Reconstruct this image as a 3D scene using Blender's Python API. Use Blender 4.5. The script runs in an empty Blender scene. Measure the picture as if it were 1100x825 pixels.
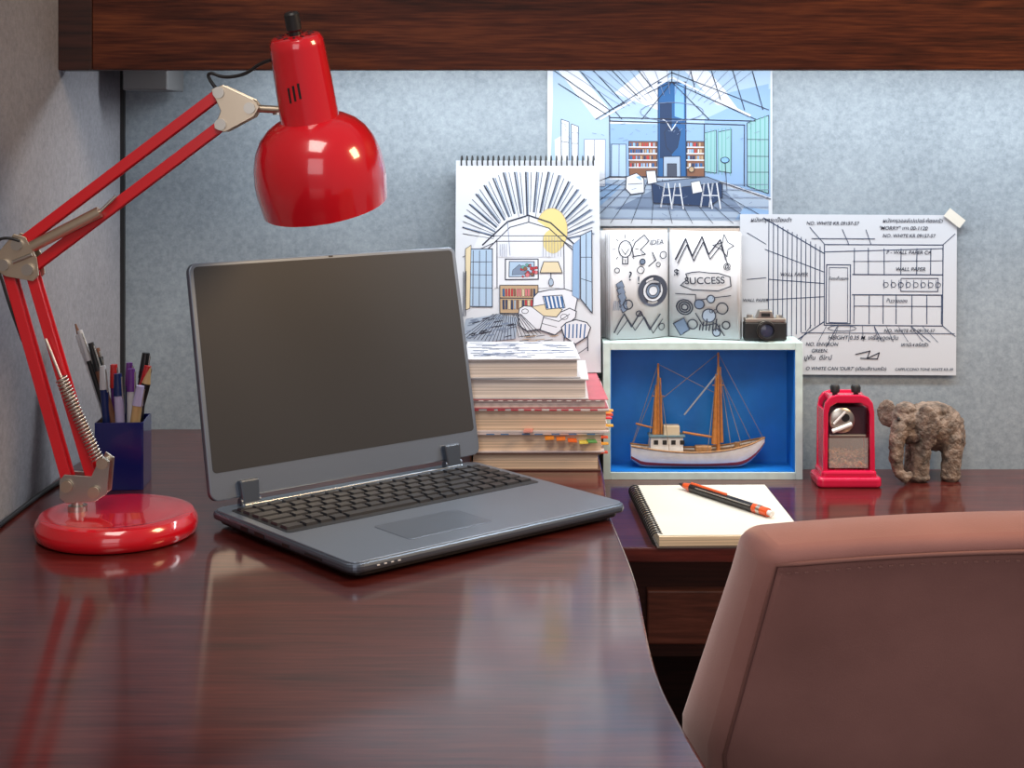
import bpy, bmesh, math, random
from mathutils import Vector, Matrix, Euler
random.seed(7)
PI=math.pi
scene=bpy.context.scene
scene.view_settings.view_transform='Standard'

# ---------------------------------------------------------------- materials
MATS={}
def mat(name,col=(.5,.5,.5),rough=.5,metal=0.0,var=0,vscale=30,bump=0,bscale=200,**kw):
    if name in MATS: return MATS[name]
    m=bpy.data.materials.new(name); m.use_nodes=True
    nt=m.node_tree; b=nt.nodes['Principled BSDF']
    b.inputs['Base Color'].default_value=(*col,1)
    b.inputs['Roughness'].default_value=rough
    b.inputs['Metallic'].default_value=metal
    for k,v in kw.items():
        key=k.replace('_',' ')
        if isinstance(v,tuple): v=(*v,1)
        b.inputs[key].default_value=v
    if var or bump:
        tc=nt.nodes.new('ShaderNodeTexCoord')
    if var:
        n=nt.nodes.new('ShaderNodeTexNoise'); n.inputs['Scale'].default_value=vscale; n.inputs['Detail'].default_value=5
        nt.links.new(tc.outputs['Object'],n.inputs['Vector'])
        r=nt.nodes.new('ShaderNodeValToRGB')
        r.color_ramp.elements[0].position=.3; r.color_ramp.elements[1].position=.7
        r.color_ramp.elements[0].color=(*[c*(1-var) for c in col],1)
        r.color_ramp.elements[1].color=(*[min(1,c*(1+var)) for c in col],1)
        nt.links.new(n.outputs['Fac'],r.inputs['Fac']); nt.links.new(r.outputs['Color'],b.inputs['Base Color'])
    if bump:
        n2=nt.nodes.new('ShaderNodeTexNoise'); n2.inputs['Scale'].default_value=bscale; n2.inputs['Detail'].default_value=4
        nt.links.new(tc.outputs['Object'],n2.inputs['Vector'])
        bp=nt.nodes.new('ShaderNodeBump'); bp.inputs['Strength'].default_value=bump; bp.inputs['Distance'].default_value=.002
        nt.links.new(n2.outputs['Fac'],bp.inputs['Height']); nt.links.new(bp.outputs['Normal'],b.inputs['Normal'])
    MATS[name]=m
    return m

def wood(name,dark,mid,light,scale=(2,26,26),rough=.3,coat=.4,bump=.05,coatr=.12,spec=.3):
    m=bpy.data.materials.new(name); m.use_nodes=True
    nt=m.node_tree; b=nt.nodes['Principled BSDF']; L=nt.links.new
    tc=nt.nodes.new('ShaderNodeTexCoord')
    mp=nt.nodes.new('ShaderNodeMapping'); mp.inputs['Scale'].default_value=scale
    L(tc.outputs['Object'],mp.inputs['Vector'])
    n=nt.nodes.new('ShaderNodeTexNoise'); n.inputs['Scale'].default_value=1.0; n.inputs['Detail'].default_value=9; n.inputs['Roughness'].default_value=.62; n.inputs['Distortion'].default_value=1.2
    L(mp.outputs['Vector'],n.inputs['Vector'])
    mp2=nt.nodes.new('ShaderNodeMapping'); mp2.inputs['Scale'].default_value=tuple(s*9 if s>5 else s*7 for s in scale)
    L(tc.outputs['Object'],mp2.inputs['Vector'])
    n2=nt.nodes.new('ShaderNodeTexNoise'); n2.inputs['Scale'].default_value=1.0; n2.inputs['Detail'].default_value=4
    L(mp2.outputs['Vector'],n2.inputs['Vector'])
    mx=nt.nodes.new('ShaderNodeMath'); mx.operation='MULTIPLY_ADD'; mx.inputs[1].default_value=.5
    L(n2.outputs['Fac'],mx.inputs[0])
    mm=nt.nodes.new('ShaderNodeMath'); mm.operation='MULTIPLY'; mm.inputs[1].default_value=.55
    L(n.outputs['Fac'],mm.inputs[0]); L(mm.outputs[0],mx.inputs[2])
    r=nt.nodes.new('ShaderNodeValToRGB'); cr=r.color_ramp
    cr.elements[0].position=.38; cr.elements[0].color=(*dark,1)
    cr.elements[1].position=.68; cr.elements[1].color=(*light,1)
    e=cr.elements.new(.52); e.color=(*mid,1)
    L(mx.outputs[0],r.inputs['Fac']); L(r.outputs['Color'],b.inputs['Base Color'])
    b.inputs['Roughness'].default_value=rough; b.inputs['Specular IOR Level'].default_value=spec
    b.inputs['Coat Weight'].default_value=coat; b.inputs['Coat Roughness'].default_value=coatr
    bp=nt.nodes.new('ShaderNodeBump'); bp.inputs['Strength'].default_value=bump; bp.inputs['Distance'].default_value=.001
    L(mx.outputs[0],bp.inputs['Height']); L(bp.outputs['Normal'],b.inputs['Normal'])
    return m

def pinboard(name,a,bcol):
    m=bpy.data.materials.new(name); m.use_nodes=True
    nt=m.node_tree; b=nt.nodes['Principled BSDF']; L=nt.links.new
    tc=nt.nodes.new('ShaderNodeTexCoord')
    n=nt.nodes.new('ShaderNodeTexNoise'); n.inputs['Scale'].default_value=150; n.inputs['Detail'].default_value=7; n.inputs['Roughness'].default_value=.75
    L(tc.outputs['Object'],n.inputs['Vector'])
    n2=nt.nodes.new('ShaderNodeTexNoise'); n2.inputs['Scale'].default_value=7; n2.inputs['Detail'].default_value=5
    L(tc.outputs['Object'],n2.inputs['Vector'])
    ad=nt.nodes.new('ShaderNodeMath'); ad.operation='MULTIPLY_ADD'; ad.inputs[1].default_value=.3
    L(n2.outputs['Fac'],ad.inputs[0])
    m1=nt.nodes.new('ShaderNodeMath'); m1.operation='MULTIPLY'; m1.inputs[1].default_value=.7
    L(n.outputs['Fac'],m1.inputs[0]); L(m1.outputs[0],ad.inputs[2])
    r=nt.nodes.new('ShaderNodeValToRGB'); r.color_ramp.elements[0].position=.34; r.color_ramp.elements[1].position=.66
    r.color_ramp.elements[0].color=(*a,1); r.color_ramp.elements[1].color=(*bcol,1)
    L(ad.outputs[0],r.inputs['Fac']); L(r.outputs['Color'],b.inputs['Base Color'])
    b.inputs['Roughness'].default_value=.8
    bp=nt.nodes.new('ShaderNodeBump'); bp.inputs['Strength'].default_value=.2; bp.inputs['Distance'].default_value=.001
    L(n.outputs['Fac'],bp.inputs['Height']); L(bp.outputs['Normal'],b.inputs['Normal'])
    return m

desk_wood=wood('mahogany_desk',(.032,.0035,.003),(.066,.009,.007),(.110,.019,.013),scale=(2.2,24,24),rough=.4,coat=.9,coatr=.11,bump=.03,spec=.15)
shelf_wood=wood('walnut_shelf',(.020,.004,.0015),(.060,.013,.005),(.120,.031,.010),scale=(2.4,30,34),rough=.5,coat=.03,coatr=.25,spec=.15)
dark_wood=wood('dark_wood',(.012,.003,.002),(.028,.007,.004),(.045,.012,.008),scale=(2,30,30),rough=.5,coat=.05)
drawer_wood=wood('drawer_wood',(.028,.008,.005),(.055,.016,.010),(.09,.029,.019),scale=(3,30,30),rough=.5,coat=.05)
wall_m=pinboard('blue_grey_pinboard',(.165,.20,.235),(.31,.36,.40))
wall_l=pinboard('grey_partition',(.17,.172,.195),(.30,.30,.33))
red=mat('red_enamel',(.60,.005,.014),.18,Coat_Weight=1.0,Coat_Roughness=.04)
redb=mat('red_arm_paint',(.58,.007,.014),.3,Coat_Weight=.5)
steel=mat('brushed_steel',(.55,.52,.47),.32,1.0)
brass=mat('nickel_joint',(.62,.52,.40),.35,1.0)
black=mat('black_plastic',(.012,.012,.013),.4)
white=mat('white_paint',(.75,.75,.74),.5)
paper=mat('sheet_paper',(.50,.53,.58),.85)
paper2=mat('sketchbook_paper',(.56,.57,.60),.85)
cream=mat('notebook_paper',(.80,.74,.62),.85)

# ---------------------------------------------------------------- helpers
def link(o,parent):
    scene.collection.objects.link(o)
    if parent is not None: o.parent=parent
    return o
def group(name,loc=(0,0,0),rot=(0,0,0)):
    e=bpy.data.objects.new(name,None); e.empty_display_size=.02
    e.location=loc; e.rotation_euler=rot
    scene.collection.objects.link(e); return e
def mesh(name,verts,faces,m,parent=None,loc=(0,0,0),rot=(0,0,0),smooth=False,bevel=0,seg=2,angle=30,fmat=None):
    me=bpy.data.meshes.new(name); me.from_pydata([tuple(v) for v in verts],[],faces)
    ms=m if isinstance(m,list) else [m]
    for a in ms: me.materials.append(a)
    if fmat:
        for i,p in enumerate(me.polygons): p.material_index=fmat[i]
    bm=bmesh.new(); bm.from_mesh(me); bmesh.ops.recalc_face_normals(bm,faces=bm.faces); bm.to_mesh(me); bm.free()
    if smooth or bevel:
        for p in me.polygons: p.use_smooth=True
        try: me.set_sharp_from_angle(angle=math.radians(40))
        except Exception: pass
    o=bpy.data.objects.new(name,me); o.location=loc; o.rotation_euler=rot
    link(o,parent)
    if bevel:
        md=o.modifiers.new('bevel','BEVEL'); md.width=bevel; md.segments=seg; md.limit_method='ANGLE'; md.angle_limit=math.radians(angle)
        md.harden_normals=False
        for p in me.polygons: p.use_smooth=False
    return o
def box(name,c,s,m,parent=None,bevel=0,rot=(0,0,0),seg=2):
    x,y,z=[a/2 for a in s]
    v=[(-x,-y,-z),(x,-y,-z),(x,y,-z),(-x,y,-z),(-x,-y,z),(x,-y,z),(x,y,z),(-x,y,z)]
    f=[(0,3,2,1),(4,5,6,7),(0,1,5,4),(1,2,6,5),(2,3,7,6),(3,0,4,7)]
    return mesh(name,v,f,m,parent,loc=c,rot=rot,bevel=bevel,seg=seg)
def prism(name,pts,z0,z1,m,parent=None,bevel=0,loc=(0,0,0),rot=(0,0,0),seg=2,angle=30):
    n=len(pts)
    v=[(p[0],p[1],z0) for p in pts]+[(p[0],p[1],z1) for p in pts]
    f=[tuple(range(n))[::-1],tuple(range(n,2*n))]+[(i,(i+1)%n,n+(i+1)%n,n+i) for i in range(n)]
    return mesh(name,v,f,m,parent,loc=loc,rot=rot,bevel=bevel,seg=seg,angle=angle)
def rrect(w,h,r,n=6,cx=0,cy=0):
    out=[]
    for (sx,sy,a0) in ((1,1,0),(-1,1,90),(-1,-1,180),(1,-1,270)):
        for i in range(n+1):
            a=math.radians(a0+90*i/n)
            out.append((cx+sx*(w/2-r)+r*math.cos(a),cy+sy*(h/2-r)+r*math.sin(a)))
    return out
def lathe(name,prof,m,parent=None,seg=64,loc=(0,0,0),rot=(0,0,0),matrix=None):
    v=[];f=[];n=len(prof)
    for i in range(seg):
        a=2*PI*i/seg
        for r,z in prof: v.append((r*math.cos(a),r*math.sin(a),z))
    for i in range(seg):
        for j in range(n-1):
            a=i*n+j; b=((i+1)%seg)*n+j
            f.append((a,b,b+1,a+1))
    me=bpy.data.meshes.new(name); me.from_pydata(v,[],f)
    bm=bmesh.new(); bm.from_mesh(me); bmesh.ops.remove_doubles(bm,verts=bm.verts,dist=1e-6); bmesh.ops.recalc_face_normals(bm,faces=bm.faces); bm.to_mesh(me); bm.free()
    for p in me.polygons: p.use_smooth=True
    me.set_sharp_from_angle(angle=math.radians(38))
    me.materials.append(m)
    o=bpy.data.objects.new(name,me); o.location=loc; o.rotation_euler=rot
    link(o,parent)
    if matrix is not None: o.matrix_local=matrix
    return o
def rod(name,a,b,r,m,parent=None,r2=None,seg=16):
    a=Vector(a);b=Vector(b);d=b-a;L=d.length
    q=d.to_track_quat('Z','Y')
    r2=r if r2 is None else r2
    return lathe(name,[(0,0),(r,0),(r2,L),(0,L)],m,parent,seg=seg,matrix=Matrix.Translation(a)@q.to_matrix().to_4x4())
def bar(name,a,b,w,t,m,parent=None,bevel=.0008):
    a=Vector(a);b=Vector(b);d=b-a;L=d.length
    ang=math.atan2(d.z,d.x)
    return box(name,(a+b)/2,(L,t,w),m,parent,bevel=bevel,rot=(0,-ang,0))
def tube(name,pts,r,m,parent=None,cyclic=False,smooth=True,res=3):
    cu=bpy.data.curves.new(name,'CURVE'); cu.dimensions='3D'; cu.bevel_depth=r; cu.bevel_resolution=res; cu.use_fill_caps=True
    sp=cu.splines.new('NURBS' if smooth else 'POLY'); sp.points.add(len(pts)-1)
    for i,p in enumerate(pts): sp.points[i].co=(*p,1)
    sp.use_cyclic_u=cyclic
    if smooth: sp.order_u=3; sp.use_endpoint_u=True
    cu.materials.append(m)
    o=bpy.data.objects.new(name,cu); return link(o,parent)
def boxes(name,items,m,parent=None,taper=0,loc=(0,0,0),rot=(0,0,0),bevel=0,tilt=False):
    v=[];f=[]
    for c,s in items:
        x,y,z=[a/2 for a in s]; b=len(v)
        R=Euler((random.uniform(-.8,.8),random.uniform(-.8,.8),random.uniform(0,3))).to_matrix() if tilt else None
        for zz,t in ((-z,0),(z,taper)):
            for sx,sy in ((-1,-1),(1,-1),(1,1),(-1,1)):
                p=Vector((sx*(x-t),sy*(y-t),zz))
                if R: p=R@p
                v.append((c[0]+p.x,c[1]+p.y,c[2]+p.z))
        f+=[(b,b+3,b+2,b+1),(b+4,b+5,b+6,b+7),(b,b+1,b+5,b+4),(b+1,b+2,b+6,b+5),(b+2,b+3,b+7,b+6),(b+3,b,b+4,b+7)]
    return mesh(name,v,f,m,parent,loc=loc,rot=rot,bevel=bevel,seg=1)
def text(s,parent,loc,size,m,rot=(PI/2,0,0),name='lettering',shear=0,align='LEFT'):
    cu=bpy.data.curves.new(name,'FONT'); cu.body=s; cu.size=size; cu.shear=shear; cu.align_x=align; cu.offset=size*.012
    cu.materials.append(m)
    o=bpy.data.objects.new(name,cu); o.location=loc; o.rotation_euler=rot
    return link(o,parent)

INK={'ink':(.02,.025,.045),'soft':(.14,.18,.28),'blue':(.02,.09,.24),'navy':(.015,.035,.09),'pale':(.20,.32,.50),'mist':(.30,.41,.55),
 'green':(.10,.28,.25),'teal':(.20,.37,.40),'brown':(.17,.08,.05),'red':(.38,.03,.04),'yellow':(.56,.47,.20),'cream':(.54,.47,.32),'tan':(.36,.26,.16),
 'grey':(.14,.19,.28),'lgrey':(.28,.35,.45),'white':(.55,.58,.64),'sky':(.16,.33,.58),'dark':(.05,.06,.09),'pink':(.48,.14,.16)}
def inkm(c): return mat('pigment_'+c,INK[c],.85)
class Sheet:
    def __init__(s,name,parent,x0,y0,u,loc,rot=(0,0,0),warp=None,lw=1.0):
        s.n=name;s.p=parent;s.x0=x0;s.y0=y0;s.u=u;s.loc=loc;s.rot=rot;s.warp=warp;s.lw=lw
        s.v=[];s.f=[];s.c=[];s.mats=[];s.k=0;s.t=[]
    def mi(s,c):
        if c not in s.mats: s.mats.append(c)
        return s.mats.index(c)
    def P(s,x,y,k): return ((x-s.x0)*s.u,-k,-(y-s.y0)*s.u)
    def fill(s,pts,c):
        s.k+=1; k=.0001+.000005*s.k; b=len(s.v)
        s.v+=[s.P(x,y,k) for x,y in pts]; s.f.append(tuple(range(b,b+len(pts)))); s.c.append(s.mi(c))
    def line(s,pts,w=.7,c='ink',j=.25,closed=False):
        w*=s.lw
        pts=[(x+random.uniform(-j,j),y+random.uniform(-j,j)) for x,y in pts]
        if closed: pts=pts+[pts[0]]
        s.k+=1; k=.0001+.000005*s.k+.000002
        for (x1,y1),(x2,y2) in zip(pts,pts[1:]):
            dx,dy=x2-x1,y2-y1; L=math.hypot(dx,dy)
            if L<1e-6: continue
            nx,ny=-dy/L*w/2,dx/L*w/2; ex,ey=dx/L*w*.3,dy/L*w*.3
            b=len(s.v)
            s.v+=[s.P(x1+nx-ex,y1+ny-ey,k),s.P(x2+nx+ex,y2+ny+ey,k),s.P(x2-nx+ex,y2-ny+ey,k),s.P(x1-nx-ex,y1-ny-ey,k)]
            s.f.append((b,b+1,b+2,b+3)); s.c.append(s.mi(c))
    def rect(s,x1,y1,x2,y2,w=.7,c='ink',fill=None):
        p=[(x1,y1),(x2,y1),(x2,y2),(x1,y2)]
        if fill: s.fill(p,fill)
        if w: s.line(p,w,c,closed=True)
    def circ(s,x,y,r,w=.7,c='ink',fill=None,ry=None,n=22):
        ry=ry or r
        p=[(x+r*math.cos(2*PI*i/n),y+ry*math.sin(2*PI*i/n)) for i in range(n)]
        if fill: s.fill(p,fill)
        if w: s.line(p,w,c,closed=True,j=.12)
    def poly(s,p,w=.7,c='ink',fill=None):
        if fill: s.fill(p,fill)
        if w: s.line(p,w,c,closed=True)
    def hatch(s,x1,y1,x2,y2,n,w=.5,c='ink',slant=0):
        for i in range(n):
            t=(i+.5)/n; x=x1+(x2-x1)*t
            s.line([(x+slant,y1+random.uniform(0,2)),(x,y2-random.uniform(0,2))],w,c)
    def txt(s,st,x,y,size,c='ink',ang=0,shear=0): s.t.append((st,x,y,size,c,ang,shear))
    def done(s):
        me=bpy.data.meshes.new(s.n); me.from_pydata(s.v,[],s.f)
        for c in s.mats: me.materials.append(inkm(c))
        for i,p in enumerate(me.polygons): p.material_index=s.c[i]
        for p in me.polygons:
            if p.normal.y>0: p.flip()
        if s.warp:
            for vt in me.vertices: vt.co=s.warp(vt.co)
        kt=.0001+.000005*s.k+.0002
        o=bpy.data.objects.new(s.n,me); o.location=s.loc; o.rotation_euler=s.rot; link(o,s.p)
        for i,(st,x,y,size,c,ang,sh) in enumerate(s.t):
            t=text(st,o,s.P(x,y,kt),size*s.u,inkm(c),rot=(PI/2,-ang,0),name='handwriting_%d'%i,shear=sh)
            if s.warp:
                M=Matrix.Translation(s.P(x,y,kt))@Euler((PI/2,-ang,0)).to_matrix().to_4x4()
                bpy.context.view_layer.update()
                m2=bpy.data.meshes.new_from_object(t.evaluated_get(bpy.context.evaluated_depsgraph_get()))
                for vt in m2.vertices: vt.co=s.warp(M@vt.co)
                bpy.data.objects.remove(t)
                link(bpy.data.objects.new('lettering_%d'%i,m2),o)
        return o

# ---------------------------------------------------------------- room
WY=2.10; LX=-.551; TOP=.75; LOW=.6936
box('wall_back',(.55,WY+.03,1.3),(2.4,.06,2.6),wall_m)
box('wall_left',(LX-.03,1.0,1.3),(.06,2.26,2.6),wall_l)
box('floor',(.55,.9,-.02),(2.6,2.6,.04),mat('dark_carpet',(.035,.03,.032),.9,var=.3,vscale=60))
box('panel_gap_strip_1',(LX+.003,WY-.003,1.0),(.006,.006,1.05),black)  # black strip put in for the dark gap between the two panels

g=group('overhead_shelf',(0,1.81,1.2435))
box('fascia',(.62,.015,.145),(2.26,.03,.29),shelf_wood,g,bevel=.001)
box('end_panel',(LX+.0205,.0145,.145),(.041,.033,.291),dark_wood,g,bevel=.001)
box('shelf_board',(.60,.157,.085),(2.30,.25,.02),shelf_wood,g)
box('top_board',(.60,.145,.30),(2.30,.29,.02),shelf_wood,g)
box('bracket',(-.488,.22,.03),(.06,.10,.10),mat('bracket_grey',(.16,.16,.165),.5,.3),g,bevel=.002)
box('light_fixture',(.6,.13,.068),(1.9,.05,.014),white,g,bevel=.002)

# ---------------------------------------------------------------- desks
g=group('wooden_desk',(0,0,TOP))
edge=[(.112,2.095),(.112,1.83),(.1085,1.70),(.1075,1.62),(.111,1.53),(.1145,1.44),(.1155,1.36),(.1135,1.28),(.112,1.20),(.1135,1.13),(.1185,1.067),(.124,1.02),(.132,.96),(.144,.90),(.165,.83),(.20,.72),(.26,.60),(.30,.55)]
def cr(pts,n=5):
    out=[]
    for i in range(len(pts)-1):
        p0=pts[max(i-1,0)];p1=pts[i];p2=pts[i+1];p3=pts[min(i+2,len(pts)-1)]
        for k in range(n):
            t=k/n
            out.append(tuple(.5*((2*p1[a])+(-p0[a]+p2[a])*t+(2*p0[a]-5*p1[a]+4*p2[a]-p3[a])*t*t+(-p0[a]+3*p1[a]-3*p2[a]+p3[a])*t**3) for a in range(len(p1))))
    out.append(pts[-1]); return out
outline=[(LX+.001,2.095)]+cr(edge)+[(LX+.001,.55)]
prism('desk_top',outline[::-1],-.032,0,desk_wood,g,bevel=.003,seg=3)
box('side_panel_left',(LX+.02,1.30,-.391),(.03,1.4,.716),dark_wood,g)
box('side_panel_right',(.07,1.85,-.391),(.03,.45,.716),dark_wood,g)
g=group('side_desk',(0,0,LOW))
box('side_top',(.79,1.8975,-.0085),(1.35,.395,.017),desk_wood,g,bevel=.002)
box('apron',(.80,1.735,-.075),(1.33,.02,.115),dark_wood,g)
box('drawer_front',(.255,1.718,-.083),(.20,.018,.062),drawer_wood,g,bevel=.002)
box('drawer_front_b',(.47,1.718,-.083),(.20,.018,.062),drawer_wood,g,bevel=.002)
box('modesty_panel',(.80,1.99,-.40),(1.33,.02,.55),dark_wood,g)
box('end_leg',(1.44,1.90,-.355),(.03,.36,.675),dark_wood,g)

# ---------------------------------------------------------------- desk lamp
g=group('desk_lamp',(-.411,1.55,TOP))
mm=.001
lathe('lamp_base',[(0,.001),(.079,.001),(.082,.004),(.083,.010),(.082,.017),(.078,.0225),(.071,.0245),(.066,.0238),(.06,.0242),(0,.0245)],red,g,seg=96)
def V(x,z,y=0): return (x*mm,y*mm,z*mm)
rod('post',V(-41,24),V(-41,44),.0065,steel,g)
lathe('post_collar',[(0,0),(.010,0),(.010,.006),(0,.006)],steel,g,loc=V(-41,24))
for yy in (-9,9):
    prism('bracket_plate_%d'%(yy>0),[(-.057,.040),(-.050,.034),(-.020,.036),(-.008,.044),(-.005,.078),(-.014,.084),(-.024,.062),(-.052,.064),(-.057,.058)],-.001,.001,steel,g,loc=(0,yy*mm,0),rot=(PI/2,0,0),bevel=.0005)
for (x,z) in ((-49,52),(-21,46),(-12,76)):
    rod('pin',V(x,z,-13),V(x,z,13),.0035,brass,g)
    rod('pin_head',V(x,z,-14),V(x,z,-11),.006,brass,g)
ARMS=(('lower_a',(-114,281),(-49,52)),('lower_b',(-89,276),(-21,46)),('upper_a',(-100,302),(108,459)),('upper_b',(-89,276),(110,426)))
for nm,a,b in ARMS:
    for yy in (-6.5,6.5):
        bar('arm_flange_%s_%d'%(nm,yy>0),V(*a,yy),V(*b,yy),.0112,.002,redb,g)
    bar('arm_core_'+nm,V(*a),V(*b),.0055,.012,redb,g)
for yy in (-10,10):
    prism('elbow_plate_%d'%(yy>0),[(-.122,.275),(-.112,.269),(-.084,.264),(-.078,.270),(-.080,.288),(-.092,.310),(-.104,.313),(-.120,.294)],-.001,.001,brass,g,loc=(0,yy*mm,0),rot=(PI/2,0,0),bevel=.0005)
for (x,z) in ((-114,281),(-89,276),(-100,302)):
    rod('elbow_pin',V(x,z,-13),V(x,z,13),.0035,steel,g); rod('elbow_head',V(x,z,-15),V(x,z,-11),.006,steel,g)
def spring(name,a,b,r,turns,w,m):
    a=Vector(a);b=Vector(b);d=b-a;q=d.to_track_quat('Z','Y');pts=[]
    N=turns*10
    for i in range(N+1):
        t=i/N;an=2*PI*turns*t
        pts.append(tuple(a+q@Vector((r*math.cos(an),r*math.sin(an),d.length*t))))
    tube(name,pts,w,m,g,smooth=False,res=1)
spring('lower_spring',V(-54,165,-14),V(-16,80,-14),.0058,26,.0011,steel)
rod('spring_link',V(-70,205,-14),V(-54,165,-14),.0015,steel,g)
rod('upper_spring_cover',V(-84,300,-14),V(-14,336,-14),.0060,brass,g)
rod('upper_spring_rod',V(-14,336,-14),V(2,352,-12),.0016,steel,g)
rod('lower_spring_tail',V(-84,292,-14),V(-104,284,-14),.002,steel,g)
for yy in (-10,10):
    prism('head_plate_%d'%(yy>0),[(.100,.462),(.112,.467),(.144,.452),(.150,.444),(.144,.434),(.114,.418),(.103,.422),(.110,.440)],-.001,.001,brass,g,loc=(0,yy*mm,0),rot=(PI/2,0,0),bevel=.0006)
for (x,z) in ((108,459),(110,426),(140,443)):
    rod('head_pin',V(x,z,-13),V(x,z,13),.0035,steel,g); rod('head_pin_cap',V(x,z,-14),V(x,z,-11),.006,steel,g)
rod('head_stem',V(140,443),V(176,441,-4),.004,brass,g)
lathe('wing_nut',[(0,0),(.006,0),(.006,.008),(0,.008)],steel,g,loc=V(168,436))
ax=Vector((.135,.26,-.955)).normalized()
q=(ax).to_track_quat('Z','Y')
apex=Vector(V(190,517,-32))
M=Matrix.Translation(apex)@q.to_matrix().to_4x4()
lathe('socket_housing',[(0,0),(.021,0),(.025,.0015),(.0275,.006),(.028,.012),(.0305,.090),(.0318,.096),(.030,.099),(0,.099)],red,g,seg=64,matrix=M)
sh=[(.029,.088),(.036,.090),(.046,.096),(.055,.105),(.062,.117),(.0665,.132),(.0685,.148),(.0685,.160),(.067,.172),(.0655,.184),(.0645,.184),(.0660,.172),(.0675,.160),(.0675,.148),(.0655,.132),(.061,.118),(.054,.106),(.045,.097),(.029,.090)]
lathe('lamp_shade',sh,red,g,seg=96,matrix=M)
lathe('shade_liner',[(.0638,.183),(.0652,.172),(.0668,.160),(.0668,.148),(.0648,.132),(.060,.119),(.053,.107),(.03,.098)],mat('shade_inside',(.8,.8,.78),.4),g,seg=64,matrix=M)
lathe('light_bulb',[(0,.168),(.012,.166),(.022,.156),(.026,.143),(.022,.128),(.014,.112),(.013,.098),(0,.098)],mat('bulb_glass',(.85,.85,.82),.15),g,seg=32,matrix=M)
lathe('switch_knob',[(0,-.024),(.006,-.024),(.0078,-.022),(.0078,-.006),(.006,-.004),(.006,.001),(0,.001)],black,g,seg=16,matrix=M)
for i in range(12):
    a=2*PI*i/12
    o=box('top_vent',(0,0,0),(.006,.0022,.0008),black,g); o.matrix_local=M@Matrix.Rotation(a,4,'Z')@Matrix.Translation((.0165,0,-.0003))
vd=(q.inverted()@Vector((-.25,-1,0))); va=math.atan2(vd.y,vd.x)
for i in range(3):
    o=box('side_vent',(0,0,0),(.0012,.0022,.016),black,g); o.matrix_local=M@Matrix.Rotation(va+(i-1)*.19,4,'Z')@Matrix.Translation((.0292,0,.052+.002*i))
tube('head_cable',[V(164,492,-22),V(152,490,-14),V(136,478,-8),V(112,474,-4),V(96,481,0),V(94,474,2),V(104,462,2)],.0018,black,g)
tube('elbow_cable',[V(-96,306,-16),V(-112,312,-16),V(-126,300,-16),V(-126,282,-14),V(-118,272,-10),V(-110,240,-8),V(-98,200,0)],.0016,black,g)
g=group('power_cable',(-.541,1.6,TOP+.003))
tube('cable',[(.0,-.6,0),(.001,-.2,0),(0,0,0),(.001,.18,0),(.03,.24,0),(.03,.33,0)],.0028,black,g)

# ---------------------------------------------------------------- laptop
g=group('laptop',(-.098,1.597,TOP),(0,0,math.radians(40.2)))
alu=mat('laptop_aluminium',(.19,.225,.28),.34,.65)
alud=mat('laptop_edge',(.12,.145,.185),.33,.7)
keym=mat('laptop_keys',(.012,.013,.016),.45)
w,h=.360,.270
prism('base_bottom',rrect(w-.012,h-.010,.014),.003,.010,black,g,bevel=.003)
prism('base_body',rrect(w,h,.014),.008,.0168,alud,g,bevel=.003)
prism('palm_rest',rrect(w-.006,h-.006,.012),.0158,.0180,alu,g,bevel=.0008)
DZ=-.0048
prism('keyboard_well',rrect(.334,.116,.005,cx=0,cy=.054),.0222+DZ,.0232+DZ,keym,g)
keys=[]
rows=[(.102,.011,[1]*18),(.087,.0155,[1]*13+[1.6]+[1]*3),(.0685,.0155,[1.5]+[1]*12+[1.1]+[1]*3),(.050,.0155,[1.8]+[1]*11+[1.8]+[1]*3),(.0315,.0155,[2.2]+[1]*10+[1.5]+[.9]+[1]*3),(.013,.0155,[1.3,1,1,1,5.2,1,1,1]+[1,1,1]+[1,1.2,1])]
for y,hh,ws in rows:
    tot=sum(ws); x=-.164; un=.328/tot
    for ww in ws:
        keys.append(((x+ww*un/2,y,.0242+DZ),(ww*un-.0028,hh-.002,.0032))); x+=ww*un
boxes('keys',keys,mat('key_caps',(.016,.017,.021),.38),g,taper=.0009)
prism('touchpad',rrect(.104,.062,.004,cx=-.036,cy=-.070),.0226+DZ,.0231+DZ,mat('touchpad',(.16,.195,.25),.3,.65),g,bevel=.0003)
prism('touchpad_rim',rrect(.1065,.0645,.005,cx=-.036,cy=-.070),.0224+DZ,.0229+DZ,alud,g)
boxes('side_ports',[((-.1802,.03,.0115),(.001,.018,.004)),((-.1802,.06,.0115),(.001,.014,.004)),((-.1802,-.02,.0115),(.001,.012,.003)),((-.1802,-.07,.0115),(.001,.03,.002))],black,g)
boxes('status_leds',[((-.150+.008*i,-.1354,.0125),(.003,.0008,.001)) for i in range(4)],white,g)
prism('hinge_cover',rrect(.30,.014,.003,cx=0,cy=.122),.0225+DZ,.0255+DZ,mat('chrome_strip',(.5,.56,.62),.2,1.0),g,bevel=.001)
th=math.radians(78.5); LL=(0,.125,.0245)
prism('lid_shell',rrect(.366,.254,.010,cx=0,cy=.129),-.007,-.0005,alud,g,loc=LL,rot=(th,0,0),bevel=.002)
prism('lid_frame',rrect(.366,.254,.010,cx=0,cy=.129),-.0015,.0012,alu,g,loc=LL,rot=(th,0,0),bevel=.0012)
prism('screen_bezel',rrect(.355,.221,.005,cx=0,cy=.1415),.0008,.0016,mat('screen_panel',(.034,.034,.036),.42,Specular_IOR_Level=.35),g,loc=LL,rot=(th,0,0))
box('camera_lens',(0,.0,.0),(.006,.002,.0004),black,g).matrix_local=Matrix.Translation(LL)@Matrix.Rotation(th,4,'X')@Matrix.Translation((0,.2540,.0011))
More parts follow.
